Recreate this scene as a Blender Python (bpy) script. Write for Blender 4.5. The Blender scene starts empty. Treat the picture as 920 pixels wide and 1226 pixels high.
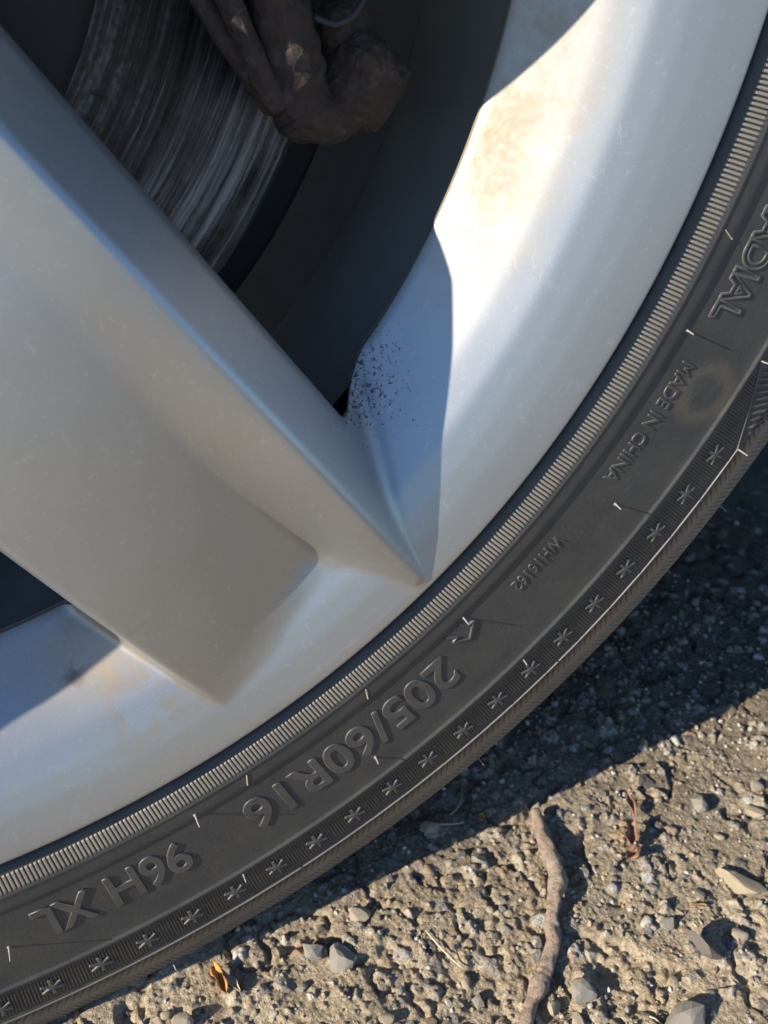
import bpy, math, random
import numpy as np
from mathutils import Matrix, Vector
R = math.radians
rng = np.random.default_rng(7)
random.seed(7)
S = bpy.context.scene
COL = S.collection

# ------------------------------------------------------------------ camera
cam_data = bpy.data.cameras.new('camera')
cam = bpy.data.objects.new('camera', cam_data); COL.objects.link(cam)
yaw, pit, rol, FPX = R(24.81126), R(34.67195), R(-0.55483), 1086.44
fw = Vector((math.sin(yaw)*math.cos(pit), math.cos(yaw)*math.cos(pit), -math.sin(pit)))
rt = Vector((math.cos(yaw), -math.sin(yaw), 0)); up = rt.cross(fw)
r2 = rt*math.cos(rol) + up*math.sin(rol); u2 = -rt*math.sin(rol) + up*math.cos(rol)
M = Matrix((r2, u2, -fw)).transposed().to_4x4()
M.translation = Vector((0.047166, -0.165791, -0.017026))
cam.matrix_world = M
cam_data.sensor_fit = 'VERTICAL'
cam_data.lens = 5.7
cam_data.sensor_height = 5.7*1226/FPX
cam_data.sensor_width = cam_data.sensor_height*0.75
cam_data.clip_start = 0.005; cam_data.clip_end = 500
cam_data.dof.use_dof = True
cam_data.dof.focus_distance = 0.238
cam_data.dof.aperture_fstop = 4.0
S.camera = cam

# ------------------------------------------------------------------ light
SUN = Vector((0.889, 0.105, -0.458)).normalized()        # the way the light travels
w = bpy.data.worlds.new('World'); S.world = w; w.use_nodes = True
nt = w.node_tree; nt.nodes.clear()
sky = nt.nodes.new('ShaderNodeTexSky'); sky.sky_type = 'NISHITA'; sky.sun_disc = False
sky.sun_elevation = math.asin(-SUN.z); sky.sun_rotation = math.atan2(-SUN.x, -SUN.y)
sky.dust_density = 0.0; sky.ozone_density = 3.0
bg = nt.nodes.new('ShaderNodeBackground'); bg.inputs[1].default_value = 0.082
wo = nt.nodes.new('ShaderNodeOutputWorld')
wb = nt.nodes.new('ShaderNodeMix'); wb.data_type = 'RGBA'; wb.blend_type = 'MULTIPLY'; wb.inputs[0].default_value = 1
wb.inputs[7].default_value = (0.87, 1.0, 1.18, 1)                     # white balance set for the warm sun
nt.links.new(sky.outputs[0], wb.inputs[6]); nt.links.new(wb.outputs[2], bg.inputs[0]); nt.links.new(bg.outputs[0], wo.inputs[0])
sd = bpy.data.lights.new('sun', 'SUN'); sd.energy = 4.6; sd.angle = R(0.5); sd.color = (1, 0.93, 0.82)
so = bpy.data.objects.new('sun', sd); COL.objects.link(so)
so.rotation_euler = SUN.to_track_quat('-Z', 'Y').to_euler(); so.location = (-3, -1, 3)
S.view_settings.view_transform = 'Standard'; S.view_settings.look = 'None'
S.view_settings.exposure = 0.9; S.view_settings.gamma = 1
S.view_settings.use_curve_mapping = False
S.render.engine = 'CYCLES'
S.cycles.use_denoising = True
S.cycles.max_bounces = 8

GZ = -0.302          # ground level below the axle, metres

# ------------------------------------------------------------------ helpers
def link_obj(name, mesh, parent=None):
    o = bpy.data.objects.new(name, mesh); COL.objects.link(o)
    if parent is not None: o.parent = parent
    return o
def mesh_np(name, V, F, mat=None, smooth=True, sharp=None):
    me = bpy.data.meshes.new(name)
    V = np.ascontiguousarray(V, dtype=np.float32)
    F = np.asarray(F)
    me.vertices.add(len(V)); me.vertices.foreach_set('co', V.ravel())
    k = F.shape[1]
    me.loops.add(F.size); me.loops.foreach_set('vertex_index', np.ascontiguousarray(F, dtype=np.int32).ravel())
    me.polygons.add(len(F))
    me.polygons.foreach_set('loop_start', np.arange(0, F.size, k, dtype=np.int32))
    me.polygons.foreach_set('use_smooth', np.full(len(F), smooth, dtype=bool))
    me.update(calc_edges=True)
    if mat: me.materials.append(mat)
    return me
def mesh_py(name, V, F, mat=None, smooth=True):
    me = bpy.data.meshes.new(name); me.from_pydata([tuple(v) for v in V], [], F)
    for p in me.polygons: p.use_smooth = smooth
    if mat: me.materials.append(mat)
    me.update()
    return me
def grid_faces(n, m, wrap=False):          # n rows, m columns, optional wrap of the columns
    i = np.arange(n-1)[:, None]; j = np.arange(m if wrap else m-1)[None]
    a = i*m + j; b = i*m + (j+1) % m; c = (i+1)*m + (j+1) % m; d = (i+1)*m + j
    return np.stack([a, b, c, d], -1).reshape(-1, 4)
def empty(name, loc, label=None, cat=None, group=None):
    o = bpy.data.objects.new(name, None); COL.objects.link(o); o.location = loc
    o.empty_display_size = 0.05
    tag(o, label, cat, group); return o
def tag(o, label=None, cat=None, group=None, kind=None):
    if label: o['label'] = label
    if cat: o['category'] = cat
    if group: o['group'] = group
    if kind: o['kind'] = kind
    return o
def smin(a, b, k): 
    h = np.clip(0.5 + 0.5*(b-a)/k, 0, 1); return b*(1-h) + a*h - k*h*(1-h)
def smax(a, b, k): return -smin(-a, -b, k)
def sst(x): x = np.clip(x, 0, 1); return x*x*(3-2*x)

# value noise on arrays
_P = np.random.default_rng(3).random((64, 64, 64)).astype(np.float32)
def vnoise(x, y, z=0.0):
    x, y, z = np.broadcast_arrays(np.asarray(x, float), np.asarray(y, float), np.asarray(z, float))
    xi, yi, zi = np.floor(x).astype(int), np.floor(y).astype(int), np.floor(z).astype(int)
    fx, fy, fz = sst(x-xi), sst(y-yi), sst(z-zi)
    g = lambda a, b, c: _P[a & 63, b & 63, c & 63]
    l = lambda a, b, t: a + (b-a)*t
    return l(l(l(g(xi, yi, zi), g(xi+1, yi, zi), fx), l(g(xi, yi+1, zi), g(xi+1, yi+1, zi), fx), fy),
             l(l(g(xi, yi, zi+1), g(xi+1, yi, zi+1), fx), l(g(xi, yi+1, zi+1), g(xi+1, yi+1, zi+1), fx), fy), fz)
def fbm(x, y, z=0.0, n=4):
    s = 0; a = 0.5
    for i in range(n):
        s = s + a*(vnoise(x*2**i + 17*i, y*2**i + 5*i, np.asarray(z)*2**i + 3*i) - 0.5); a *= 0.5
    return s

# ------------------------------------------------------------------ materials
class NT:
    def __init__(s, name):
        s.m = bpy.data.materials.new(name); s.m.use_nodes = True; s.t = s.m.node_tree
        s.b = s.t.nodes['Principled BSDF']
        s.co = s.t.nodes.new('ShaderNodeTexCoord').outputs['Object']
    def n(s, k, **kw):
        x = s.t.nodes.new(k)
        for a, v in kw.items(): setattr(x, a, v)
        return x
    def l(s, a, b): s.t.links.new(a, b)
    def val(s, x, sock):
        if isinstance(x, (int, float)): sock.default_value = x
        elif isinstance(x, tuple): sock.default_value = x if len(x) == 4 or len(x) == 3 and sock.type == 'VECTOR' else (*x, 1)
        else: s.l(x, sock)
    def noise(s, scale, detail=4, rough=0.55, vec=None, dist=0, col=False):
        x = s.n('ShaderNodeTexNoise'); x.inputs['Scale'].default_value = scale
        x.inputs['Detail'].default_value = detail; x.inputs['Roughness'].default_value = rough
        x.inputs['Distortion'].default_value = dist
        s.l(vec or s.co, x.inputs['Vector']); return x.outputs['Color' if col else 'Fac']
    def voro(s, scale, vec=None, out='Distance', feature='F1'):
        x = s.n('ShaderNodeTexVoronoi'); x.feature = feature; x.inputs['Scale'].default_value = scale
        s.l(vec or s.co, x.inputs['Vector']); return x.outputs[out]
    def ramp(s, fac, *st):
        x = s.n('ShaderNodeValToRGB'); e = x.color_ramp.elements
        while len(e) < len(st): e.new(0.5)
        for q, (p, c) in zip(e, st):
            q.position = p; q.color = (*c, 1) if isinstance(c, tuple) else (c, c, c, 1)
        s.l(fac, x.inputs[0]); return x.outputs[0]
    def mix(s, f, a, b, mode='MIX'):
        x = s.n('ShaderNodeMix', data_type='RGBA', blend_type=mode)
        s.val(f, x.inputs[0]); s.val(a, x.inputs[6]); s.val(b, x.inputs[7]); return x.outputs[2]
    def math(s, op, a, b=0.0, clamp=False):
        x = s.n('ShaderNodeMath', operation=op); x.use_clamp = clamp
        s.val(a, x.inputs[0]); s.val(b, x.inputs[1]); return x.outputs[0]
    def bump(s, h, strength=0.3, dist=0.001, nrm=None):
        x = s.n('ShaderNodeBump'); x.inputs['Strength'].default_value = strength; x.inputs['Distance'].default_value = dist
        s.l(h, x.inputs['Height'])
        if nrm is not None: s.l(nrm, x.inputs['Normal'])
        return x.outputs[0]
    def sep(s, vec=None):
        x = s.n('ShaderNodeSeparateXYZ'); s.l(vec or s.co, x.inputs[0]); return x.outputs
    def vmap(s, scale, vec=None):
        x = s.n('ShaderNodeMapping'); x.inputs['Scale'].default_value = scale; s.l(vec or s.co, x.inputs[0]); return x.outputs[0]
    def radius(s):
        o = s.sep(); return s.math('SQRT', s.math('ADD', s.math('MULTIPLY', o[0], o[0]), s.math('MULTIPLY', o[2], o[2])))
    def spot(s, c, r0, r1):        # 1 inside r0 of point c, 0 beyond r1
        d = s.n('ShaderNodeVectorMath', operation='DISTANCE'); s.l(s.co, d.inputs[0]); d.inputs[1].default_value = c
        x = s.n('ShaderNodeMapRange'); x.interpolation_type = 'SMOOTHSTEP'
        x.inputs[1].default_value = r0; x.inputs[2].default_value = r1; x.inputs[3].default_value = 1; x.inputs[4].default_value = 0
        s.l(d.outputs['Value'], x.inputs[0]); return x.outputs[0]
    def set(s, **k):
        nm = {'col': 'Base Color', 'metal': 'Metallic', 'rough': 'Roughness', 'nrm': 'Normal', 'coat': 'Coat Weight', 'crough': 'Coat Roughness', 'spec': 'Specular IOR Level', 'sheen': 'Sheen Weight'}
        for a, v in k.items(): s.val(v, s.b.inputs[nm[a]])
        return s.m

def silver_paint():
    t = NT('silver_paint')
    o = t.sep(); r = t.radius()
    base = t.mix(t.noise(9, 3), (0.375, 0.378, 0.372), (0.43, 0.43, 0.422))
    # fine film of dirt: pale flecks and scuffs
    fleck = t.ramp(t.noise(900, 2, 0.6), (0.60, 0.0), (0.74, 1.0))
    base = t.mix(t.math('MULTIPLY', fleck, 0.16), base, (0.78, 0.77, 0.74))
    sc = t.ramp(t.noise(160, 5, 0.7, dist=1.5), (0.60, 0.0), (0.72, 1.0))
    base = t.mix(t.math('MULTIPLY', sc, 0.25), base, (0.76, 0.75, 0.72))
    # hair-thin scratches in the clear coat
    ln = t.math('ABSOLUTE', t.math('SUBTRACT', t.noise(48, 2, 0.4, dist=2.2), 0.5))
    scr = t.math('MULTIPLY', t.ramp(ln, (0.0015, 1.0), (0.004, 0.0)), t.ramp(t.noise(85, 3), (0.56, 0.0), (0.62, 1.0)))
    base = t.mix(t.math('MULTIPLY', scr, 0.3), base, (0.72, 0.71, 0.68))
    # brake dust, thick towards the window edge, thin towards the lip
    mr = t.n('ShaderNodeMapRange'); mr.interpolation_type = 'SMOOTHSTEP'
    for i, v in ((1, 0.176), (2, 0.209), (3, 1), (4, 0)): mr.inputs[i].default_value = v
    t.l(r, mr.inputs[0])
    bowl = t.n('ShaderNodeMapRange'); bowl.interpolation_type = 'SMOOTHSTEP'
    for i, v in ((1, 0.004), (2, 0.018), (3, 0), (4, 1)): bowl.inputs[i].default_value = v
    t.l(o[1], bowl.inputs[0])
    dust = t.math('MULTIPLY', t.math('MULTIPLY', mr.outputs[0], bowl.outputs[0]), t.math('MULTIPLY', t.ramp(t.noise(40, 6, 0.65), (0.3, 0.25), (0.7, 1.0)), t.ramp(t.noise(420, 4, 0.7), (0.3, 0.6), (0.65, 1.0))))
    where = t.math('ADD', t.math('MAXIMUM', t.spot((0.165, 0.02, -0.055), 0.02, 0.062), t.math('MULTIPLY', t.spot((0.050, 0.02, -0.186), 0.004, 0.034), 0.9)), 0.10, True)
    dust = t.math('MULTIPLY', dust, where)
    base = t.mix(t.math('MULTIPLY', dust, 1.1, True), base, (0.31, 0.225, 0.13))
    # tan smears of dried mud at the foot of the lower spoke edge and near the lip
    mud = t.math('MULTIPLY', t.spot((0.061, 0.016, -0.189), 0.004, 0.026), t.ramp(t.noise(140, 5, 0.7, dist=1), (0.42, 0.0), (0.66, 1.0)))
    base = t.mix(t.math('MULTIPLY', mud, 0.75), base, (0.45, 0.32, 0.18))
    # black specks of tar thrown round the tip of the window
    sp1 = t.spot((0.134, 0.024, -0.126), 0.0, 0.042)
    edge = t.n('ShaderNodeMapRange')
    for i, v in ((1, 0.176), (2, 0.188), (3, 0.10), (4, 0)): edge.inputs[i].default_value = v
    t.l(r, edge.inputs[0])
    thr = t.math('SUBTRACT', t.math('SUBTRACT', 0.85, t.math('MULTIPLY', sp1, 0.25)), t.math('MULTIPLY', edge.outputs[0], bowl.outputs[0]))
    thr2 = t.math('ADD', thr, 0.03)
    spx = t.n('ShaderNodeMapRange'); t.l(t.noise(1000, 5, 0.68), spx.inputs[0]); t.l(thr, spx.inputs[1]); t.l(thr2, spx.inputs[2])
    spx.clamp = True
    specks = spx.outputs[0]
    v = t.voro(260); few = t.ramp(t.voro(260, out='Color'), (0.86, 0.0), (0.90, 1.0))
    pin = t.math('MULTIPLY', t.ramp(v, (0.10, 1.0), (0.16, 0.0)), few)
    pin = t.math('MULTIPLY', pin, t.math('ADD', t.math('MULTIPLY', dust, 0.9), 0.08))
    dark = t.math('MAXIMUM', specks, pin)
    for c_, q0, q1 in (((0.1265, 0.029, -0.1235), 0.0012, 0.0042), ((0.1305, 0.0275, -0.1245), 0.0014, 0.0048), ((0.0455, 0.020, -0.1835), 0.001, 0.005)):
        bl = t.math('MULTIPLY', t.spot(c_, q0, q1), t.ramp(t.noise(420, 5, 0.7), (0.36, 0.0), (0.5, 1.0)))
        dark = t.math('MAXIMUM', dark, t.math('MULTIPLY', bl, 0.85))
    base = t.mix(t.math('MULTIPLY', dark, 0.9), base, (0.035, 0.03, 0.025))
    met = t.math('SUBTRACT', 0.78, t.math('ADD', t.math('MULTIPLY', dust, 0.55), t.math('MULTIPLY', dark, 0.3), True))
    rough = t.math('ADD', t.math('ADD', 0.35, t.math('MULTIPLY', dust, 0.22)), t.math('MULTIPLY', t.noise(60, 4), 0.08))
    grain = t.bump(t.noise(2600, 2, 0.6), 0.06, 0.0003)
    return t.set(col=base, metal=met, rough=rough, nrm=grain, coat=0.25, crough=0.28)
def barrel_mat():
    t = NT('barrel_metal'); 
    c = t.mix(t.noise(30, 6, 0.7), (0.15, 0.138, 0.118), (0.32, 0.295, 0.255))
    c = t.mix(t.math('MULTIPLY', t.ramp(t.noise(700, 2), (0.62, 0.0), (0.7, 1.0)), 0.5), c, (0.2, 0.19, 0.17))
    return t.set(col=c, metal=0.1, rough=0.72, spec=0.2, nrm=t.bump(t.noise(700, 4), 0.2, 0.0005))
def rubber(name, a, b, dustc, amt, rough=0.56):
    t = NT(name)
    c = t.mix(t.noise(28, 6, 0.65), a, b)
    du = t.math('MULTIPLY', t.ramp(t.noise(60, 8, 0.72), (0.38, 0.0), (0.78, 1.0)), amt)
    c = t.mix(du, c, dustc)
    fl = t.ramp(t.noise(1100, 2, 0.5), (0.66, 0.0), (0.74, 1.0))
    c = t.mix(t.math('MULTIPLY', fl, 0.25*min(1, amt*2)), c, (0.20, 0.18, 0.15))
    h = t.math('ADD', t.noise(900, 5, 0.6), t.math('MULTIPLY', t.noise(3500, 2), 0.4))
    return t, c, h, rough
def sidewall_mat():
    t, c, h, ro = rubber('sidewall_rubber', (0.034, 0.034, 0.033), (0.054, 0.053, 0.050), (0.115, 0.103, 0.083), 0.42)
    r = t.radius()
    # dust lying on the outer shoulder
    mr = t.n('ShaderNodeMapRange'); mr.interpolation_type = 'SMOOTHSTEP'
    for i, v in ((1, 0.2865), (2, 0.292), (3, 0), (4, 1)): mr.inputs[i].default_value = v
    t.l(r, mr.inputs[0])
    c = t.mix(t.math('MULTIPLY', mr.outputs[0], 0.75), c, t.mix(t.noise(80, 5, 0.7), (0.17, 0.132, 0.09), (0.30, 0.24, 0.17)))
    # scuffs running round the tyre
    o = t.sep(); x = t.n('ShaderNodeCombineXYZ'); t.l(r, x.inputs[0]); t.l(t.math('MULTIPLY', t.math('ARCTAN2', o[2], o[0]), 0.035), x.inputs[1])
    scf = t.math('MULTIPLY', t.ramp(t.noise(700, 4, 0.65, vec=x.outputs[0]), (0.62, 0.0), (0.72, 1.0)), t.ramp(t.noise(45, 4), (0.48, 0.0), (0.62, 1.0)))
    c = t.mix(t.math('MULTIPLY', scf, 0.35), c, (0.20, 0.185, 0.155))
    # dried water ring beside the lettering
    d = t.n('ShaderNodeVectorMath', operation='DISTANCE'); t.l(t.co, d.inputs[0]); d.inputs[1].default_value = (0.2205, -0.001, -0.1325)
    dd = t.math('ADD', d.outputs['Value'], t.math('MULTIPLY', t.math('SUBTRACT', t.noise(230, 4), 0.5), 0.006))
    ring = t.ramp(t.math('MULTIPLY', dd, 50), (0.20, 0.0), (0.34, 1.0), (0.42, 0.8), (0.55, 0.0))
    c = t.mix(t.math('MULTIPLY', ring, 0.5), c, (0.14, 0.115, 0.072))
    # bead recess beside the rim, the flange's shade painted in as near-black
    m2 = t.n('ShaderNodeMapRange')
    for i, v in ((1, 0.2225), (2, 0.2235), (3, 1), (4, 0)): m2.inputs[i].default_value = v
    t.l(r, m2.inputs[0])
    c = t.mix(m2.outputs[0], c, (0.012, 0.012, 0.014))
    rr_ = t.math('SUBTRACT', ro, t.math('MULTIPLY', m2.outputs[0], 0.16))
    return t.set(col=c, rough=rr_, nrm=t.bump(h, 0.25, 0.0004), spec=0.5)
def ribs_mat():
    t, c, h, ro = rubber('dusty_ribs', (0.26, 0.228, 0.18), (0.37, 0.32, 0.25), (0.46, 0.395, 0.30), 0.5)
    return t.set(col=c, rough=0.6, nrm=t.bump(h, 0.2, 0.0003))
def letter_mat():
    t, c, h, ro = rubber('lettering_rubber', (0.050, 0.049, 0.046), (0.075, 0.072, 0.066), (0.16, 0.142, 0.115), 0.45)
    return t.set(col=c, rough=0.5, nrm=t.bump(h, 0.2, 0.0003))
def flake_mat():
    t, c, h, ro = rubber('snowflake_rubber', (0.075, 0.070, 0.061), (0.115, 0.106, 0.09), (0.20, 0.175, 0.135), 0.5)
    return t.set(col=c, rough=0.55, nrm=t.bump(h, 0.2, 0.0003))
def band_mat():
    t, c, h, ro = rubber('band_rubber', (0.06, 0.056, 0.048), (0.09, 0.082, 0.068), (0.16, 0.135, 0.10), 0.4)
    return t.set(col=c, rough=0.52, nrm=t.bump(h, 0.2, 0.0003))
def disc_mat():
    t = NT('scored_iron'); r = t.radius(); o = t.sep()
    x = t.n('ShaderNodeCombineXYZ'); t.l(t.math('ADD', r, t.math('MULTIPLY', t.math('SUBTRACT', t.noise(300, 3), 0.5), 0.0006)), x.inputs[0])
    ang = t.math('ARCTAN2', o[2], o[0]); t.l(t.math('MULTIPLY', ang, 0.0028), x.inputs[1])
    st = t.noise(1100, 5, 0.72, vec=x.outputs[0]); st2 = t.noise(1500, 3, 0.7, vec=x.outputs[0])
    pat = t.noise(55, 6, 0.7)
    st = t.math('ADD', t.math('MULTIPLY', t.noise(330, 4, 0.6, vec=x.outputs[0]), 0.48), t.math('MULTIPLY', st, 0.52))
    c = t.ramp(st, (0.40, (0.006, 0.007, 0.009)), (0.5, (0.062, 0.073, 0.090)), (0.64, (0.36, 0.405, 0.46)))
    c = t.mix(t.math('MULTIPLY', t.ramp(t.noise(130, 7, 0.75), (0.42, 0.0), (0.68, 1.0)), 0.25), c, (0.22, 0.235, 0.26))
    c = t.mix(t.math('MULTIPLY', t.ramp(t.noise(75, 5, 0.7), (0.5, 0.0), (0.66, 1.0)), 0.35), c, (0.018, 0.018, 0.019))
    # rusty inner half
    mr = t.n('ShaderNodeMapRange')
    for i, v in ((1, 0.100), (2, 0.121), (3, 1), (4, 0)): mr.inputs[i].default_value = v
    t.l(t.math('ADD', r, t.math('MULTIPLY', t.math('SUBTRACT', pat, 0.5), 0.02)), mr.inputs[0])
    rust = t.math('MULTIPLY', mr.outputs[0], t.ramp(t.noise(420, 5, 0.7), (0.36, 1.0), (0.62, 0.25)))
    c = t.mix(rust, c, t.mix(t.noise(200, 4), (0.02, 0.017, 0.015), (0.07, 0.052, 0.038)))
    h = t.math('ADD', st, t.math('MULTIPLY', st2, 0.5))
    return t.set(col=c, metal=t.math('SUBTRACT', 0.55, t.math('MULTIPLY', rust, 0.4)), rough=t.math('ADD', 0.36, t.math('MULTIPLY', rust, 0.35)), nrm=t.bump(h, 0.35, 0.0006))
def rust_mat(name='rusted_cast_iron', a=(0.024, 0.018, 0.015), b=(0.115, 0.075, 0.054)):
    t = NT(name)
    c = t.mix(t.noise(90, 7, 0.75), a, b)
    c = t.mix(t.math('MULTIPLY', t.ramp(t.noise(260, 4, 0.7), (0.55, 0.0), (0.68, 1.0)), 0.7), c, (0.15, 0.125, 0.105))
    h = t.math('ADD', t.noise(210, 7, 0.75), t.math('MULTIPLY', t.voro(420), 0.5))
    return t.set(col=c, metal=0.15, rough=0.58, nrm=t.bump(h, 0.9, 0.003))
def plain(name, col, rough=0.6, metal=0.0, bs=400, bst=0.15):
    t = NT(name); c = t.mix(t.noise(60, 4), tuple(v*0.85 for v in col), tuple(min(1, v*1.15) for v in col))
    return t.set(col=c, rough=rough, metal=metal, nrm=t.bump(t.noise(bs, 4), bst, 0.0006))
def ground_mat():
    t = NT('gritty_asphalt')
    g0 = t.sep()
    sand_to_shade = t.math('ADD', t.math('ADD', t.math('MULTIPLY', g0[0], -3.2), t.math('MULTIPLY', g0[1], -9.0)), t.math('MULTIPLY', t.math('SUBTRACT', t.noise(16, 6, 0.65), 0.5), 1.6))  # sand thins towards the tyre's shadow, whose shade is partly put into the colour
    dm = t.n('ShaderNodeMapRange'); dm.interpolation_type = 'SMOOTHSTEP'; t.l(sand_to_shade, dm.inputs[0])
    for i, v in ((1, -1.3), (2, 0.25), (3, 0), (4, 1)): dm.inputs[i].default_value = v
    at = t.n('ShaderNodeAttribute'); at.attribute_name = 'tint'
    g = t.n('ShaderNodeSeparateColor'); t.l(at.outputs['Color'], g.inputs[0])
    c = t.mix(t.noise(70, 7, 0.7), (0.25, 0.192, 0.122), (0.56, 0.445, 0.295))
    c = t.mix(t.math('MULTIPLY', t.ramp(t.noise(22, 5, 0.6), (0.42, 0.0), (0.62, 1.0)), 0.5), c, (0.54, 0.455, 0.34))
    asph_shade = t.mix(t.noise(90, 7, 0.75), (0.085, 0.069, 0.050), (0.27, 0.215, 0.148))  # bare asphalt tone, kept dark to deepen the tyre's shadow as well
    c = t.mix(dm.outputs[0], asph_shade, c)
    lump = t.ramp(g.outputs[0], (0.0, (0.07, 0.066, 0.064)), (0.18, (0.22, 0.205, 0.185)), (0.42, (0.48, 0.41, 0.30)), (0.62, (0.40, 0.345, 0.27)), (0.80, (0.36, 0.235, 0.14)), (0.9, (0.27, 0.26, 0.25)), (1.0, (0.66, 0.62, 0.54)))
    c = t.mix(t.math('MULTIPLY', g.outputs[1], 0.88), c, lump)
    o = t.sep(); dist = t.math('SQRT', t.math('ADD', t.math('MULTIPLY', o[0], o[0]), t.math('MULTIPLY', o[1], o[1])))
    mr = t.n('ShaderNodeMapRange'); t.l(t.math('ADD', dist, t.math('MULTIPLY', t.noise(6, 5), 0.2)), mr.inputs[0])
    for i, v in ((1, 0.48), (2, 0.70), (3, 0), (4, 1)): mr.inputs[i].default_value = v
    c = t.mix(mr.outputs[0], c, t.mix(t.noise(50, 8, 0.8), (0.17, 0.172, 0.172), (0.30, 0.30, 0.295)))
    sand = t.ramp(t.noise(900, 3, 0.7), (0.40, 0.62), (0.62, 1.25))
    c = t.mix(0.8, c, sand, 'MULTIPLY')
    h = t.math('ADD', t.noise(420, 6, 0.7), t.math('MULTIPLY', t.noise(1500, 3), 0.5))
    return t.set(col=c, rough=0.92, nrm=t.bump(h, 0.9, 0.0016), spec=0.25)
def stone_mat(name, a, b):
    t = NT(name); c = t.mix(t.noise(160, 6, 0.7), a, b)
    c = t.mix(t.math('MULTIPLY', t.ramp(t.noise(500, 5, 0.7), (0.46, 0.0), (0.64, 1.0)), 0.6), c, (0.45, 0.38, 0.28))
    return t.set(col=c, rough=0.85, nrm=t.bump(t.noise(600, 5, 0.7), 0.5, 0.0008), spec=0.3)

SILVER, BARREL, SIDE, RIBS, LETTER, BAND, DISC, RUST = silver_paint(), barrel_mat(), sidewall_mat(), ribs_mat(), letter_mat(), band_mat(), disc_mat(), rust_mat()
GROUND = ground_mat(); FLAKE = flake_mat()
HAIR = plain('dusty_hair', (0.22, 0.205, 0.18), 0.6)
SOOT = plain('sooty_steel', (0.02, 0.02, 0.02), 0.8)
CARPAINT = plain('car_paint', (0.18, 0.19, 0.20), 0.35, 0.5, 900, 0.02)
LINER = plain('wheel_arch_plastic', (0.018, 0.018, 0.018), 0.75)

# ------------------------------------------------------------------ the ground sheet
def axis(lo, hi, step, far, g=1.035):
    core = np.arange(lo, hi, step); out = []; p = hi; s = step
    while p < far: s *= g; p += s; out.append(p)
    inn = []; p = lo; s = step
    while p > -far: s *= g; p -= s; inn.append(p)
    return np.array(inn[::-1] + list(core) + out)
gx = axis(-0.02, 0.33, 0.00048, 80); gy = axis(-0.105, 0.06, 0.00048, 80)
GX, GY = np.meshgrid(gx, gy, indexing='ij')
near = np.exp(-np.maximum(0, np.maximum(np.abs(GX-0.23)-0.4, np.abs(GY-0.03)-0.25))/0.3)
Hh = 0.0050*fbm(GX*22, GY*22, 0, 3) + 0.0034*fbm(GX*80+9, GY*80, 1, 4) + 0.0014*fbm(GX*260, GY*260+3, 2, 4)
Hh = Hh - 0.0022*np.maximum(0, 0.06-np.abs(fbm(GX*55+31, GY*55, 6, 4)))/0.06 + 0.0010*np.abs(fbm(GX*520, GY*520, 4, 3))*2
far_d = np.hypot(np.maximum(0, np.maximum(-0.02-GX, GX-0.33)), np.maximum(0, np.maximum(-0.105-GY, GY-0.06)))
smooth_far = 0.003*fbm(GX*9, GY*9, 0, 2)*near
Hh = Hh*np.exp(-(far_d/0.10)**2) + smooth_far*(1-np.exp(-(far_d/0.10)**2))
lump = np.zeros(GX.shape); lid = np.zeros(GX.shape)
n_l = 12000
lx = rng.uniform(-0.03, 0.50, n_l); ly = rng.uniform(-0.13, 0.19, n_l)
ls = 0.0006 + 0.0030*rng.random(n_l)**3.5; ls[:40] = rng.uniform(0.003, 0.006, 40); ls[5000:] *= 0.66
for x, y, s in zip(lx, ly, ls):
    i0, i1 = np.searchsorted(gx, (x-2*s, x+2*s)); j0, j1 = np.searchsorted(gy, (y-2*s, y+2*s))
    if i1-i0 < 2 or j1-j0 < 2: continue
    dx, dy = GX[i0:i1, j0:j1]-x, GY[i0:i1, j0:j1]-y
    nk = rng.integers(4, 7); a = rng.uniform(0, 6.28) + (np.arange(nk)+rng.uniform(-.28, .28, nk))*2*math.pi/nk
    hgt = s*rng.uniform(0.25, 0.8) + dx*rng.normal(0, 0.3) + dy*rng.normal(0, 0.3)
    for a_, d_, k_ in zip(a, s*rng.uniform(0.6, 1.05, nk), rng.uniform(0.9, 3.0, nk)):
        hgt = np.minimum(hgt, (d_ - dx*math.cos(a_) - dy*math.sin(a_))*k_)
    hgt = np.maximum(hgt, 0)
    hgt = hgt*(1 + 0.5*fbm(dx*500+x*900, dy*500+y*900, 3, 3))*(0.6 if s > 0.003 else 1)
    m = hgt > lump[i0:i1, j0:j1]
    lump[i0:i1, j0:j1][m] = hgt[m]; lid[i0:i1, j0:j1][m] = rng.random()
Hh = Hh + lump
# the tyre has pressed the grit flat where it stands
press = np.exp(-(np.maximum(0, np.abs(GX)-0.055)/0.02)**2)*np.clip((GY-0.008)/0.01, 0, 1)*np.clip((0.21-GY)/0.01, 0, 1)
Hh = Hh*(1-press) - 0.001*press
Z = GZ + Hh - 0.0008
Vg = np.stack([GX, GY, Z], -1).reshape(-1, 3)
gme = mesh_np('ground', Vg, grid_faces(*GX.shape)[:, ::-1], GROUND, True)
ca = gme.attributes.new('tint', 'FLOAT_COLOR', 'POINT')
tc = np.ones((GX.size, 4), np.float32); tc[:, 0] = lid.ravel(); tc[:, 1] = (lump.ravel() > 0.0003)
ca.data.foreach_set('color', tc.ravel())
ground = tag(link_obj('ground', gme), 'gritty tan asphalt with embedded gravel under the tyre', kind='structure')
def gz(x, y):
    i = min(max(np.searchsorted(gx, x), 0), len(gx)-1); j = min(max(np.searchsorted(gy, y), 0), len(gy)-1)
    return float(Z[i, j])

# ------------------------------------------------------------------ the wheel
wheel = empty('wheel_assembly', (0, 0, 0), 'silver alloy car wheel with black tyre standing on gritty asphalt', 'wheel')

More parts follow.
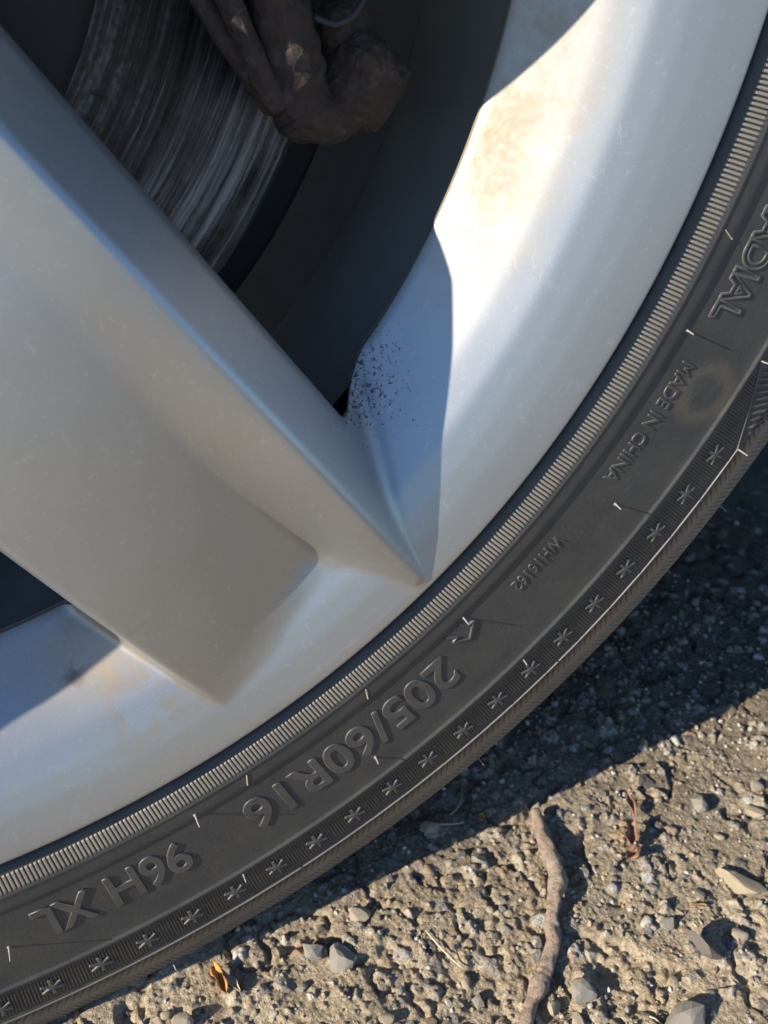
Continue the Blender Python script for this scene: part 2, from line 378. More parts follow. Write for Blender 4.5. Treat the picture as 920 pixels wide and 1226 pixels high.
# ---- rim face: one height field y(x,z) in millimetres over a polar grid
AX = [R(-56.5 + 72*i) for i in range(5)]
_rt = np.linspace(20, 225, 2051)
_yt = np.interp(_rt, [20, 60, 100, 150, 170, 176, 182, 190, 197, 203, 209, 214, 217.5, 219.5, 225],
                     [90, 78, 66, 50, 36.5, 30.6, 24.2, 15.8, 9.4, 5.9, 3.3, 1.65, 0.6, 0.1, 0])
_ker = np.exp(-np.linspace(-2, 2, 51)**2); _ker /= _ker.sum()
_yt = np.convolve(np.pad(_yt, 25, mode='edge'), _ker, 'valid')
def y_bowl(r): return np.interp(r, _rt, _yt)
def curve(xs, ys):
    t = np.linspace(0, 260, 1041); v = np.interp(t, xs, ys); k = np.exp(-np.linspace(-2.2, 2.2, 121)**2); k /= k.sum()
    v = np.convolve(np.pad(v, 60, mode='edge'), k, 'valid'); return lambda s: np.interp(s, t, v)
def y_spoke(s, o):
    r = np.hypot(s, o)
    ylow = C_LOW(s)
    yup = C_UP(s)
    yc = C_CREST(s)
    t = np.clip((1.5-o)/43.5, 0, 1)
    fac = yup*(1-t) + ylow*t + 0.9*np.sin(np.pi*t)*(-1)
    u = np.clip((o-1.5)/18.0, 0, 1)
    top = np.where(o > 1.5, yup + (yc-yup)*sst(u), fac)
    top = np.where(s < 75, top + (24.0-top)*sst((70-s)/25), top)
    y = smin(top, np.interp(r, [150, 216.5, 219.5], [1.0+66.5*0.95, 1.0, 0.0]), 0.6)
    y = smax(y, yc + (o-19.8)*1.28, 1.6)
    y = smax(y, ylow + (-42.0-o)*2.7, 4.5)
    return y
C_LOW = curve([40, 60, 82, 100, 115, 134, 160, 185, 205, 214], [36, 28, 20.5, 15.4, 11.8, 8.4, 5.3, 4.0, 3.4, 3.2])
C_UP = curve([40, 60, 80, 100, 120, 140, 160, 180, 200, 214], [28, 19.5, 13.2, 9.4, 7.6, 7.4, 8.3, 9.9, 11.9, 13.2])
C_CREST = curve([20, 60, 100, 140, 165, 190, 214], [19.4, 12.8, 7.2, 3.6, 1.3, 0.0, -0.3])
def sd_spokes(x, z):
    best = np.full(x.shape, -1e3); idx = np.zeros(x.shape, int)
    for i, a in enumerate(AX):
        s = x*math.cos(a)+z*math.sin(a); o = -x*math.sin(a)+z*math.cos(a)
        d = np.where(s > 0, np.minimum(31.7-o, o+47.5), -1e3)
        m = d > best; best[m] = d[m]; idx[m] = i
    return best, idx
def solid(x, z):
    r = np.hypot(x, z); b, _ = sd_spokes(x, z)
    return smax(np.maximum(r-175.13, 52-r), b, 2.6)
def y_face(x, z):
    r = np.hypot(x, z); yb = y_bowl(r); ys = np.full(x.shape, 1e3)
    for a in AX:
        s = x*math.cos(a)+z*math.sin(a); o = -x*math.sin(a)+z*math.cos(a)
        ys = np.minimum(ys, np.where(s > 20, y_spoke(s, o), 1e3))
    ys = np.where(r < 60, np.minimum(ys, 24.0 + np.clip((r-45)*0.3, 0, 60)), ys)
    y = smin(ys, yb, 9.0*np.clip((211-r)/28, 0.05, 1))
    f = solid(x, z); y = y + np.maximum(0, 1.6-f)**2/3.2*(r < 205)
    k = sst((r-214.5)/4.8); y = y*(1-k) + yb*k
    return y, ys, yb
rad = np.concatenate([np.arange(30, 216, 0.75), np.arange(216, 219.6, 0.5)])
th = np.radians(np.concatenate([np.arange(-112, 18, 0.2), np.arange(18, 248, 1.0)]))
TH, RD = np.meshgrid(th, rad, indexing='xy')
X, Zz = RD*np.cos(TH), RD*np.sin(TH)
F0 = solid(X, Zz)
nr, na = X.shape
quads = grid_faces(nr, na, True)
fin = F0.ravel()
keep = (fin[quads] > 0).any(1)
quads = quads[keep]
used = np.zeros(nr*na, bool); used[quads.ravel()] = True
px, pz = X.ravel().copy(), Zz.ravel().copy()
mv = used & (fin <= 0)
for _ in range(3):
    x, z = px[mv], pz[mv]; f = solid(x, z); e = 0.05
    gx_, gz_ = (solid(x+e, z)-f)/e, (solid(x, z+e)-f)/e
    g2 = np.maximum(gx_**2+gz_**2, 0.05)
    px[mv] -= f*gx_/g2; pz[mv] -= f*gz_/g2
yy, ys_, yb_ = y_face(px, pz)
P3 = np.stack([px, yy, pz], -1)
# side walls of the windows: drop the open edges backwards
E1 = np.concatenate([quads[:, [0, 1]], quads[:, [1, 2]], quads[:, [2, 3]], quads[:, [3, 0]]])
key = np.sort(E1, 1); kk = key[:, 0].astype(np.int64)*nr*na + key[:, 1]
un, inv, cnt = np.unique(kk, return_inverse=True, return_counts=True)
be = E1[cnt[inv] == 1]
rb = np.hypot(px[be].mean(1), pz[be].mean(1))
be = be[(rb > 33) & (rb < 216)]
bv = np.unique(be.ravel()); new = {v: nr*na + i for i, v in enumerate(bv)}
x, z = px[bv], pz[bv]; e = 0.05; f = solid(x, z)
gx_, gz_ = (solid(x+e, z)-f)/e, (solid(x, z+e)-f)/e; gl = np.maximum(np.hypot(gx_, gz_), 0.2)
W1 = np.stack([x + 0.8*gx_/gl, yy[bv] + 1.6, z + 0.8*gz_/gl], -1)
W2 = np.stack([x + 5.5*gx_/gl, yy[bv] + 8.0, z + 5.5*gz_/gl], -1)
PA = np.concatenate([P3, W1, W2]); nb = len(bv)
na_ = np.array([new[v] for v in be[:, 0]]); nb_ = np.array([new[v] for v in be[:, 1]])
wq = np.stack([be[:, 1], be[:, 0], na_, nb_], -1)
wq2 = np.stack([nb_, na_, na_+nb, nb_+nb], -1)
# lip rolled over the edge and back to the bead seat
lipr = [(219.9, 0.35), (220.2, 1.0), (220.2, 2.4), (219.6, 4.2), (217.5, 7.0), (213, 11), (206, 14), (203, 30)]
base = len(PA)
lipv = np.concatenate([np.stack([r*np.cos(th), np.full(na, y), r*np.sin(th)], -1) for r, y in lipr])
PA = np.concatenate([PA, lipv])
ring0 = (nr-1)*na + np.arange(na)
rings = [ring0] + [base + i*na + np.arange(na) for i in range(len(lipr))]
lq = np.concatenate([np.stack([a, np.roll(a, -1), np.roll(b, -1), b], -1) for a, b in zip(rings[:-1], rings[1:])])
allq = np.concatenate([quads, wq, wq2, lq])
fn = np.cross(PA[allq[:, 2]]-PA[allq[:, 0]], PA[allq[:, 3]]-PA[allq[:, 1]])
if fn[:len(quads), 1].sum() > 0: allq = allq[:, ::-1]; fn = -fn
vn = np.zeros_like(PA)
for i in range(4): np.add.at(vn, allq[:, i], fn)
vn /= np.maximum(np.linalg.norm(vn, axis=1), 1e-9)[:, None]
# which faces belong to a spoke
cx = PA[allq].mean(1); rr = np.hypot(cx[:, 0], cx[:, 2])
sdb, sidx = sd_spokes(cx[:, 0], cx[:, 2])
front = np.zeros(len(PA), bool); front[:nr*na] = (ys_ - yb_) < 1.0; front[nr*na:nr*na+nb] = front[bv]; front[nr*na+nb:nr*na+2*nb] = front[bv]
isf = front[allq].all(1) & (rr > 58) & (rr < 218.6) & (sdb > -3)
def submesh(name, fm, mat):
    q = allq[fm]; vs, iv = np.unique(q.ravel(), return_inverse=True)
    me = mesh_np(name, PA[vs]/1000, iv.reshape(-1, 4), mat, True)
    me.normals_split_custom_set_from_vertices(vn[vs].astype(np.float32).tolist())
    return me
rim = link_obj('rim', submesh('rim', ~isf, SILVER), wheel)
for i in range(5):
    link_obj('spoke', submesh('spoke', isf & (sidx == i), SILVER), rim)
def revolve(name, prof, mat, n=360, parent=None, cy=0):
    prof = np.array(prof, float); t = np.linspace(0, 2*np.pi, n, endpoint=False)
    V = np.stack([prof[:, 0, None]*np.cos(t), np.repeat(prof[:, 1, None], n, 1), prof[:, 0, None]*np.sin(t)], -1).reshape(-1, 3)/1000
    return link_obj(name, mesh_np(name, V, grid_faces(len(prof), n, True)[:, ::-1], mat, True), parent)
revolve('barrel', [(180.0, 33), (181.5, 37), (182.3, 44), (182.6, 54), (183, 70), (184, 88), (186, 94), (190.5, 97), (192, 104), (193, 135), (195, 168), (203, 180), (214, 184), (220, 188), (214, 192), (203, 190), (196, 178), (197, 100), (187, 70), (187, 45), (196, 34), (203, 28)], BARREL, 360, rim)
cap = revolve('centre_cap', [(30.5, 25.5), (30.5, 22.6), (29.5, 21.6), (27, 21.2), (10, 20.0), (0.5, 19.8)], SILVER, 72, wheel)
for i in range(5):
    a = R(-56.5+36+72*i); V = []; Fq = []
    for k, (rr_, y_) in enumerate(((9, 30), (9, 23), (8, 21.5), (0.1, 21.5))):
        for j in range(6):
            V.append((0.042*math.cos(a)+rr_/1000*math.cos(j*math.pi/3), y_/1000, 0.042*math.sin(a)+rr_/1000*math.sin(j*math.pi/3)))
    for k in range(3):
        for j in range(6): Fq.append((k*6+j, k*6+(j+1) % 6, (k+1)*6+(j+1) % 6, (k+1)*6+j))
    link_obj('lug_nut', mesh_py('lug_nut', V, Fq, SOOT, False), wheel)

# ---- brake disc behind the spokes (bolted to the wheel)
revolve('brake_disc', [(60, 47), (92, 47.0), (94, 50), (139.6, 50), (140.8, 50.6), (141.2, 52), (141.2, 57), (140.2, 57.6), (134, 57.6), (134, 64), (141, 64), (141, 71), (60, 71)], DISC, 360, wheel)
revolve('disc_hat', [(35, 40), (86, 40.5), (89, 43), (91, 49)], SOOT, 120, wheel)

# ---- tyre body
prof = [(205, 180), (214, 178), (222, 176), (240, 196), (262, 205), (286, 203), (300, 197), (308, 190), (312, 180), (314, 150), (314.6, 120)]
prof += [(314.8, 100), (314.6, 70), (314.0, 40), (312.5, 22), (310.5, 14), (308, 9.2), (305.5, 6.6), (303, 5.1), (300.5, 4.3), (298, 3.6), (295, 2.9), (291.5, 2.1), (289, 1.3), (287, 0.55), (285.6, -0.1)]
prof += [(284.9, -0.45), (284.4, -0.5), (284.0, -0.3), (282, -0.35), (276, -0.55), (271, -0.75), (269.9, -0.8), (269.6, -1.1), (269.2, -1.6), (268.7, -1.85), (268.2, -1.85), (267.8, -1.65), (267.5, -1.3), (267.0, -1.18), (264.0, -1.1)]
prof += [(260, -0.85), (255, -0.55), (250, -0.24), (246, 0.0), (243, 0.15), (240, 0.28), (238.4, 0.34), (238.1, 0.29), (237.9, 0.06), (237.5, -0.04), (236, 0.06), (234.2, 0.17), (233.6, 0.19), (233.2, 0.15), (232.8, 0.05), (232.3, 0.05), (231.9, 0.2), (231.6, 0.34), (230, 0.46), (227, 0.82), (225, 1.1), (224.2, 1.5), (223.2, 2.4), (222.3, 4.0), (221.4, 6.5), (219.5, 10), (216, 13), (212, 16), (207, 20)]
_pr = np.array(prof[::-1]); _front = _pr[_pr[:, 1] < 30]; _o = np.argsort(_front[:, 0])
def y_tyre(r_mm): return np.interp(r_mm, _front[_o, 0], _front[_o, 1])
FLOOR = (GZ-0.0003)*1000
def settle(V):           # flatten the rubber on the ground, bulge it a touch
    over = np.maximum(0, FLOOR - V[..., 2]); V[..., 2] = np.maximum(V[..., 2], FLOOR)
    V[..., 1] = np.where(V[..., 1] < 60, V[..., 1] - 0.25*over*np.clip((300-np.hypot(V[..., 0], V[..., 2]))/40+0.5, 0, 1), V[..., 1]); return V
def tyre_mesh(P, n=1080):
    P = np.array(P, float); t = np.linspace(0, 2*np.pi, n, endpoint=False)
    V = np.stack([P[:, 0, None]*np.cos(t), np.repeat(P[:, 1, None], n, 1), P[:, 0, None]*np.sin(t)], -1)
    return settle(V).reshape(-1, 3)/1000, grid_faces(len(P), n, True)
# refine the profile a little so that curved zones stay smooth
V, Fq = tyre_mesh(prof)
tyre = link_obj('tyre', mesh_np('tyre', V, Fq, SIDE, True), wheel)
tme = tyre.data
# ribs: rows of small raised bars, one joined mesh per band
def ribs(name, thetas, width, r_in, r_out, raise_mm, mat, nseg=5, slant=0.0, taper=0.6, parent=tyre):
    n = len(thetas); thetas = np.asarray(thetas, float)
    r_in = np.broadcast_to(np.asarray(r_in, float), n); r_out = np.broadcast_to(np.asarray(r_out, float), n)
    k = np.linspace(0, 1, nseg); r = r_in[:, None] + (r_out-r_in)[:, None]*k
    lift = np.full(nseg, raise_mm); lift[0] = lift[-1] = -0.25
    rows = []
    off = np.array([-0.5, -0.5*taper, 0.5*taper, 0.5])*width; lf = np.array([-0.15, 1, 1, -0.15])
    tt = thetas[:, None, None] + off[None, None] + slant*(k[None, :, None]-0.5)
    y = y_tyre(r)[:, :, None] - np.where(lf[None, None] > 0, lift[None, :, None], -0.15)
    y = y + 0*tt; rr3 = r[:, :, None] + 0*tt
    V = np.stack([rr3*np.cos(tt), y, rr3*np.sin(tt)], -1)
    V = settle(V).reshape(-1, 3)/1000
    b = grid_faces(nseg, 4); Fr = (b[None] + (np.arange(n)*nseg*4)[:, None, None]).reshape(-1, 4)
    return tag(link_obj(name, mesh_np(name, V, Fr[:, ::-1], mat, False), parent), kind='stuff')
NB = 1240
ribs('rim_protector_ribs', np.arange(NB)*2*np.pi/NB, 2*np.pi/NB*0.80, 223.9, 232.0, 0.30, RIBS, 6, 0, 0.5)
def wrap120(t):            # degrees, angle inside the pattern: band from -145 to -33, gap from -33 to -25
    return (np.asarray(t)+145) % 120 - 145
nS = 1860; ts = np.arange(nS)*360/nS; tw = wrap120(ts)
outer = np.where(tw < -33, 284.0, 284.0 + (np.clip(tw, -33, -28)+33)/5*(-13.0))
m = (tw < -28.8) & (tw > -144.2)
jit = rng.normal(0, 0.008, m.sum())
ribs('star_band_ribs', np.radians(ts[m]+jit), R(360/nS)*0.62, 269.6, outer[m], 0.42, BAND, 6, R(-0.2), 0.5)
g = (tw > -31.5) & (tw < -25)
ribs('gap_ribs', np.radians(ts[g][::2]), R(0.25), np.interp(tw[g][::2], [-31.5, -28.5, -25], [284, 272, 269.8]), 294, 0.45, BAND, 6, R(1.6), 0.5)
nH = 760; tsh = np.arange(nH)*360/nH
ribs('shoulder_ribs', np.radians(tsh), R(360/nH)*0.60, 286.0, 294.5, 0.5, SIDE, 5, R(-0.6), 0.5)
ribs('shoulder_edge_ribs', np.radians(np.arange(1100)*360/1100), R(360/1100)*0.55, 295.5, 304.0, 0.35, SIDE, 5, R(0.5), 0.5)
# raised line closing the star band, broken by the notch
def ridge_line(name, path, wmm, hmm, mat):
    P = np.array(path); V = []
    for i, (t, r) in enumerate(P):
        a = P[max(i-1, 0)]; b = P[min(i+1, len(P)-1)]
        d = np.array([R(b[0]-a[0])*r, b[1]-a[1]]); d /= np.linalg.norm(d); nn = np.array([-d[1], d[0]])
        for k, (u, h) in enumerate(((-0.5, -0.3), (-0.22, 1), (0.22, 1), (0.5, -0.3))):
            tt = R(t) + nn[0]*u*wmm/r; rr_ = r + nn[1]*u*wmm
            V.append((rr_*math.cos(tt), float(y_tyre(rr_)) - h*hmm, rr_*math.sin(tt)))
    V = settle(np.array(V))/1000
    return link_obj(name, mesh_np(name, V, grid_faces(len(P), 4)[:, ::-1], mat, False), tyre)
for q in range(3):
    s0 = 120*q
    ridge_line('band_ridge', [(t+s0, 284.7) for t in np.linspace(-144, -33, 230)] + [(t+s0, r) for t, r in zip(np.linspace(-32.9, -28.0, 24), np.linspace(284.4, 271.0, 24))], 0.62, 0.36, FLAKE)
# faint mould seams across the edge strip
for t in (-69.6, -59.7, -21.9, 40, 130, 200): ridge_line('mould_seam', [(t-0.10*k, 233.5+k*0.95) for k in range(5)], 0.5, 0.22, RIBS)

# snowflakes of the star band
def star_mesh():
    V = []; Fq = []
    for k in range(3):
        a = k*math.pi/3 + math.pi/2; L = 3.5 if k == 0 else 3.3; wd = 0.8
        ca, sa = math.cos(a), math.sin(a); n0 = len(V)
        secs = [(-L-0.25, 0.35, -0.6), (-L, 0.8, 0.75), (-0.7, 0.9, 0.95), (0, 0.9, 1.0), (0.7, 0.9, 0.95), (L, 0.8, 0.75), (L+0.25, 0.35, -0.6)]
        for (q, wf, h) in secs:
            for (u, hh) in ((-1, -0.3), (-0.5, h), (0.5, h), (1, -0.3)):
                uu, vv = q*ca - u*wd*wf*sa, q*sa + u*wd*wf*ca
                V.append((uu, vv, (hh*0.35 if hh > 0 else hh) + 0.02*k))
        for i in range(len(secs)-1):
            for j in range(3): Fq.append((n0+i*4+j, n0+(i+1)*4+j, n0+(i+1)*4+j+1, n0+i*4+j+1))
    # local frame: u along the tangent, v along the radius (at theta = 0), w outward (-y)
    rc = 276.6; W = []
    for u, v, h in V:
        r = rc+v; W.append((r*math.cos(u/rc)/1000, (float(y_tyre(r)) - h - 0.42)/1000, r*math.sin(u/rc)/1000))
    return mesh_py('snowflake', W, Fq, FLAKE, False)
sme = star_mesh()
for q in range(3):
    for i in range(38):
        t = -33.89 - 2.92*i + 120*q
        if 278*math.sin(R(t)) < FLOOR + 3: pass
        o = link_obj('snowflake', sme, tyre); o.rotation_euler = (0, -R(t), 0)

# raised lettering: text outlines bent round the sidewall
dg = bpy.context.evaluated_depsgraph_get()
def lettering(txt, r0, height, t0, t1, raise_mm=0.55, bold=0.0, outline=False, squeeze=None, label=None, flip=1):
    cu = bpy.data.curves.new('text', 'FONT'); cu.body = txt; cu.size = 1.0; cu.resolution_u = 6
    if outline:
        cu.fill_mode = 'NONE'; cu.bevel_depth = 0.045; cu.bevel_resolution = 1; cu.offset = 0.018
    else:
        cu.extrude = 0.05; cu.bevel_depth = 0.012; cu.bevel_resolution = 0; cu.offset = bold
    to = bpy.data.objects.new('text', cu); COL.objects.link(to)
    dgr = bpy.context.evaluated_depsgraph_get(); dgr.update()
    me = bpy.data.meshes.new_from_object(to.evaluated_get(dgr))
    COL.objects.unlink(to); bpy.data.objects.remove(to)
    n = len(me.vertices); co = np.empty(n*3, np.float32); me.vertices.foreach_get('co', co); co = co.reshape(-1, 3)
    x0, x1 = co[:, 0].min(), co[:, 0].max(); y0, y1 = 0.0, 0.729
    u = (co[:, 0]-x0)/(x1-x0); v = (co[:, 1]-y0)/(y1-y0)
    if outline: wz = np.clip(co[:, 2], -0.045, 0.045)/0.045*raise_mm
    else: wz = np.where(co[:, 2] > 0.056, raise_mm, np.where(co[:, 2] > 0.03, raise_mm*0.82, -0.4))
    t = np.radians(t0 + (t1-t0)*u); r = r0 + v*height
    V = np.stack([r*np.cos(t), y_tyre(r) - wz, r*np.sin(t)], -1)/1000
    me.vertices.foreach_set('co', np.ascontiguousarray(V, np.float32).ravel())
    me.name = 'raised_lettering'; me.materials.clear(); me.materials.append(LETTER)
    me.update()
    o = link_obj('raised_lettering', me, tyre)
    if label: o['label'] = label
    return o
lettering('205/60R16', 244.0, 13.0, -54.6, -71.4, 0.40, 0.012, label='raised size lettering reading 205/60R16')
lettering('96H', 243.0, 12.8, -75.6, -81.0, 0.42, 0.012, label='raised lettering reading 96H')
lettering('XL', 243.2, 12.0, -82.0, -85.7, 0.42, 0.012, label='raised lettering reading XL')
lettering('RADIAL', 243.8, 9.4, -18.9, -26.85, 0.32, 0, True, label='outlined raised lettering reading RADIAL')
lettering('MADE IN CHINA', 243.6, 4.9, -29.8, -38.6, 0.32, 0.0, label='small raised lettering reading MADE IN CHINA')
lettering('WH16162', 243.2, 4.5, -43.3, -47.9, 0.32, 0.0, label='small raised lettering reading WH16162')
# hollow arrow ahead of the size
ridge = [(-53.5, 239.6), (-52.9, 242.6), (-53.35, 243.0), (-52.4, 246.6), (-51.3, 242.4), (-51.8, 242.2), (-52.2, 239.2)]
def arrow():
    P = []
    pts_ = ridge[:]
    for i in range(len(pts_)-1):
        for k in range(6):
            f_ = k/6; P.append((pts_[i][0]*(1-f_)+pts_[i+1][0]*f_, pts_[i][1]*(1-f_)+pts_[i+1][1]*f_))
    P.append(pts_[-1]); o = ridge_line('raised_arrow', P, 0.9, 0.5, LETTER); o['label'] = 'raised hollow arrow outline before the size lettering'
arrow()

# vent hairs left by the mould
def vent(theta, r, h, tilt=(0, 0), rad_mm=0.26):
    V = []; Fq = []
    prof_ = [(-0.3, 2.4), (0.0, 2.2), (0.35, 1.25), (h*0.6, 1.0), (h, 0.8), (h+0.12, 0.3)]
    for k, (d, f_) in enumerate(prof_):
        for j in range(7):
            a = j*2*math.pi/7
            V.append(((rad_mm*f_*math.cos(a) + tilt[0]*max(d, 0)*d*0.1)/1000, -d/1000, (rad_mm*f_*math.sin(a) + tilt[1]*max(d, 0)*d*0.1)/1000))
    for k in range(len(prof_)-1):
        for j in range(7): Fq.append((k*7+j, k*7+(j+1) % 7, (k+1)*7+(j+1) % 7, (k+1)*7+j))
    o = link_obj('vent_hair', mesh_py('vent_hair', V, Fq, HAIR), tyre)
    o.location = (r*math.cos(R(theta))/1000, float(y_tyre(r))/1000, r*math.sin(R(theta))/1000)
    return o
for t, r, h in ((-87.5, 252.1, 3.9), (-73.9, 236.6, 4.0), (-51.6, 238.5, 3.3), (-39.6, 254.1, 2.9), (-28.1, 238.9, 2.9), (-62.5, 259.5, 2.6),
                (-73.7, 269.9, 3.8), (-51.2, 270.0, 3.0), (-27.9, 269.8, 3.2), (-33.0, 285.0, 4.0), (-58.1, 301.3, 3.4), (-80.3, 299.5, 4.0), (-36.5, 304.5, 3.0)):
    vent(t, r, h, (random.uniform(-.3, .3), random.uniform(-.3, .3)))
for k in range(24): vent(5+k*10.3, 252 if k % 2 else 238, 3.2)

# ------------------------------------------------------------------ brake caliper behind the spokes
cal = empty('brake_caliper', (0.125, 0.04, -0.045), 'lumpy rust brown brake caliper clamped over the scored disc', 'brake caliper')
def blob(name, c, rad3, rot, seed, mat, parent, amp=0.16, sub=(40, 26), sup=2.6, freq=1.8):
    n, m_ = sub; u = np.linspace(0, 2*np.pi, n, endpoint=False); v = np.linspace(-np.pi/2, np.pi/2, m_)
    U, Vv = np.meshgrid(u, v)
    sp = lambda a: np.sign(a)*np.abs(a)**(2/sup)
    D = np.stack([sp(np.cos(Vv))*sp(np.cos(U)), sp(np.cos(Vv))*sp(np.sin(U)), sp(np.sin(Vv))], -1)
    k = 1 + amp*2.4*fbm(D[..., 0]*freq+seed, D[..., 1]*freq+seed*1.7, D[..., 2]*freq+7, 3) - 0.16*np.abs(fbm(D[..., 0]*4+seed, D[..., 1]*4, D[..., 2]*4+7, 4)) + 0.05*fbm(D[..., 0]*11+seed, D[..., 1]*11, D[..., 2]*11, 3)
    D = D*k[..., None]*np.array(rad3)
    Rm = np.array(Matrix.Rotation(rot[2], 3, 'Z') @ Matrix.Rotation(rot[1], 3, 'Y') @ Matrix.Rotation(rot[0], 3, 'X'))
    W = D.reshape(-1, 3) @ Rm.T + (np.array(c) - np.array(parent.location) if parent else np.array(c))
    return link_obj(name, mesh_np(name, W, grid_faces(m_, n, True), mat, True), parent)
def tube(name, pts, radii, mat, parent, seg=12, lump=0.0, seed=0, flat=1.0):
    pts = [Vector(p) for p in pts]; V = []; N = len(pts)
    off = Vector(parent.location) if parent else Vector((0, 0, 0))
    for i, p in enumerate(pts):
        d = (pts[min(i+1, N-1)]-pts[max(i-1, 0)]).normalized(); a = d.orthogonal().normalized()
        if i and (a.dot(pa) < 0.9): 
            a = (pa - d*pa.dot(d)).normalized()
        pa = a; b = d.cross(a)
        for j in range(seg):
            t = j*2*math.pi/seg
            k = radii[i]*(1 + lump*3*float(fbm(p.x*260+math.cos(t)*1.3+seed, p.y*260+math.sin(t)*1.3, p.z*260, 3)))
            V.append(p - off + a*math.cos(t)*k + b*math.sin(t)*k*flat)
    Fq = grid_faces(N, seg, True)
    V.append(pts[0]-off); V.append(pts[-1]-off)
    F3 = [tuple(f) for f in Fq.tolist()] + [((j+1) % seg, j, N*seg) for j in range(seg)] + [((N-1)*seg+j, (N-1)*seg+(j+1) % seg, N*seg+1) for j in range(seg)]
    return link_obj(name, mesh_py(name, V, F3, mat), parent)
def lerp_pts(P, n):
    P = np.array(P, float); t = np.linspace(0, len(P)-1, n); i = np.arange(len(P))
    c = np.stack([np.interp(t, i, P[:, k]) for k in range(P.shape[1])], -1)
    if n > 6:
        for _ in range(3): c[1:-1] = (c[:-2]+2*c[1:-1]+c[2:])/4
    return c
arm = lerp_pts([(0.108, 0.040, 0.012, 0.0088), (0.1135, 0.038, -0.016, 0.0082), (0.1175, 0.037, -0.033, 0.0078), (0.1192, 0.037, -0.044, 0.0076), (0.1210, 0.038, -0.052, 0.0086), (0.1235, 0.040, -0.0595, 0.0078), (0.1250, 0.041, -0.0635, 0.0045)], 60)
arm[:, 3] *= 1 + 0.035*np.sin(np.arange(60)*1.05)
tube('carrier_arm', arm[:, :3], arm[:, 3], RUST, cal, 40, 0.09, 2, 0.8)
blob('caliper_lug', (0.1375, 0.044, -0.0530), (0.0098, 0.010, 0.0100), (0.4, 0.5, 0.3), 3.3, RUST, cal, 0.16, (110, 70), 3.4)
blob('caliper_lug', (0.1335, 0.046, -0.0435), (0.0062, 0.0075, 0.0072), (0.1, -0.3, 0.5), 8.3, RUST, cal, 0.14, (80, 50), 3.6)
foot = lerp_pts([(0.1195, 0.037, -0.0555, 0.0062), (0.126, 0.039, -0.0600, 0.0064), (0.133, 0.042, -0.0600, 0.0060), (0.140, 0.045, -0.0570, 0.0052)], 30)
tube('caliper_foot', foot[:, :3], foot[:, 3], RUST, cal, 30, 0.12, 21)
blob('caliper_body', (0.139, 0.066, 0.014), (0.026, 0.020, 0.028), (0.1, 0.2, 0.1), 5.1, RUST, cal, 0.14, (110, 70), 3.0)
rib1 = lerp_pts([(0.0900, 0.034, 0.004, 0.0024), (0.0975, 0.033, -0.018, 0.0024), (0.1048, 0.032, -0.0326, 0.0025), (0.1085, 0.032, -0.042, 0.0026), (0.1115, 0.0325, -0.050, 0.0030), (0.1150, 0.035, -0.0555, 0.0034)], 50)
tube('carrier_rib', rib1[:, :3], rib1[:, 3], RUST, cal, 18, 0.10, 5)
rib2 = lerp_pts([(0.0830, 0.037, 0.004, 0.0019), (0.0910, 0.036, -0.016, 0.0019), (0.0989, 0.035, -0.0311, 0.0020), (0.105, 0.034, -0.0425, 0.0021), (0.1105, 0.034, -0.0505, 0.0024), (0.1140, 0.036, -0.0550, 0.0026)], 50)
tube('pad_spring', rib2[:, :3], rib2[:, 3], RUST, cal, 16, 0.08, 9)
blob('brake_pad', (0.1275, 0.0475, -0.030), (0.010, 0.003, 0.012), (0, 0.35, 0), 2.2, RUST, cal, 0.06, (60, 40), 6.0)
wire = lerp_pts([(0.1245, 0.034, -0.0395, 0.0007), (0.1280, 0.032, -0.0412, 0.0007), (0.1320, 0.032, -0.0402, 0.0007), (0.1355, 0.033, -0.0372, 0.0007), (0.1390, 0.036, -0.030, 0.0007)], 20)
tube('retaining_clip', wire[:, :3], wire[:, 3], plain('dull_steel', (0.05, 0.046, 0.042), 0.6, 0.3), cal, 8)
shield = revolve('backing_shield', [(40, 78), (150, 78), (158, 76), (161, 80), (158, 84), (40, 86)], SOOT, 180)  # dark disc added to block sky light coming through the barrel
shield.parent = cal; shield.location = Vector((0, 0, 0)) - Vector(cal.location)

# ------------------------------------------------------------------ unseen car body round the wheel, added to block sky light
car = empty('unseen_car', (0.4, 0.3, GZ), 'unseen grey car panel and wheel arch, added to darken behind the alloy wheel', 'car')
def body_panel():
    nA, nB = 96, 14; V = []
    for i in range(nA):
        t = math.pi*(1.145 - 1.29*i/(nA-1)) ; ax, az = 0.365*math.cos(t), 0.365*math.sin(t)
        # project outwards to the panel outline
        c, s = math.cos(t), math.sin(t); k = min((1.7 if c > 0 else 0.85)/max(abs(c), 1e-3), (0.62 if s > 0 else 0.165)/max(abs(s), 1e-3))
        k = max(k, 0.372)
        ox, oz = k*c, k*s
        for j in range(nB):
            f_ = (j/(nB-1))**1.5; x, z = ax+(ox-ax)*f_, az+(oz-az)*f_
            y = 0.012 + 0.02*max(0, (x-0.5)*0.3) + 0.05*max(0, z-0.1)**2 + 0.08*max(0, -x-0.35)**2 - 0.008*math.exp(-(j/1.2)**2)
            V.append((x, y, z))
    F_ = [tuple(q) for q in grid_faces(nA, nB).tolist()]
    n0 = len(V)
    for i in range(nA): x, y, z = V[i*nB]; V.append((x, y+0.022, z))
    for i in range(nA-1): F_.append((i*nB, (i+1)*nB, n0+i+1, n0+i))
    return [(x-0.4, y-0.3, z-GZ) for x, y, z in V], F_
V, F_ = body_panel(); link_obj('wing', mesh_py('wing', V, F_, CARPAINT), car)
V = []; nA = 60
for i in range(nA):
    t = math.pi*(1.08-1.16*i/(nA-1))
    for y in (0.034, 0.10, 0.2, 0.34): V.append((0.40*math.cos(t)-0.4, y-0.3, 0.40*math.sin(t)-GZ))
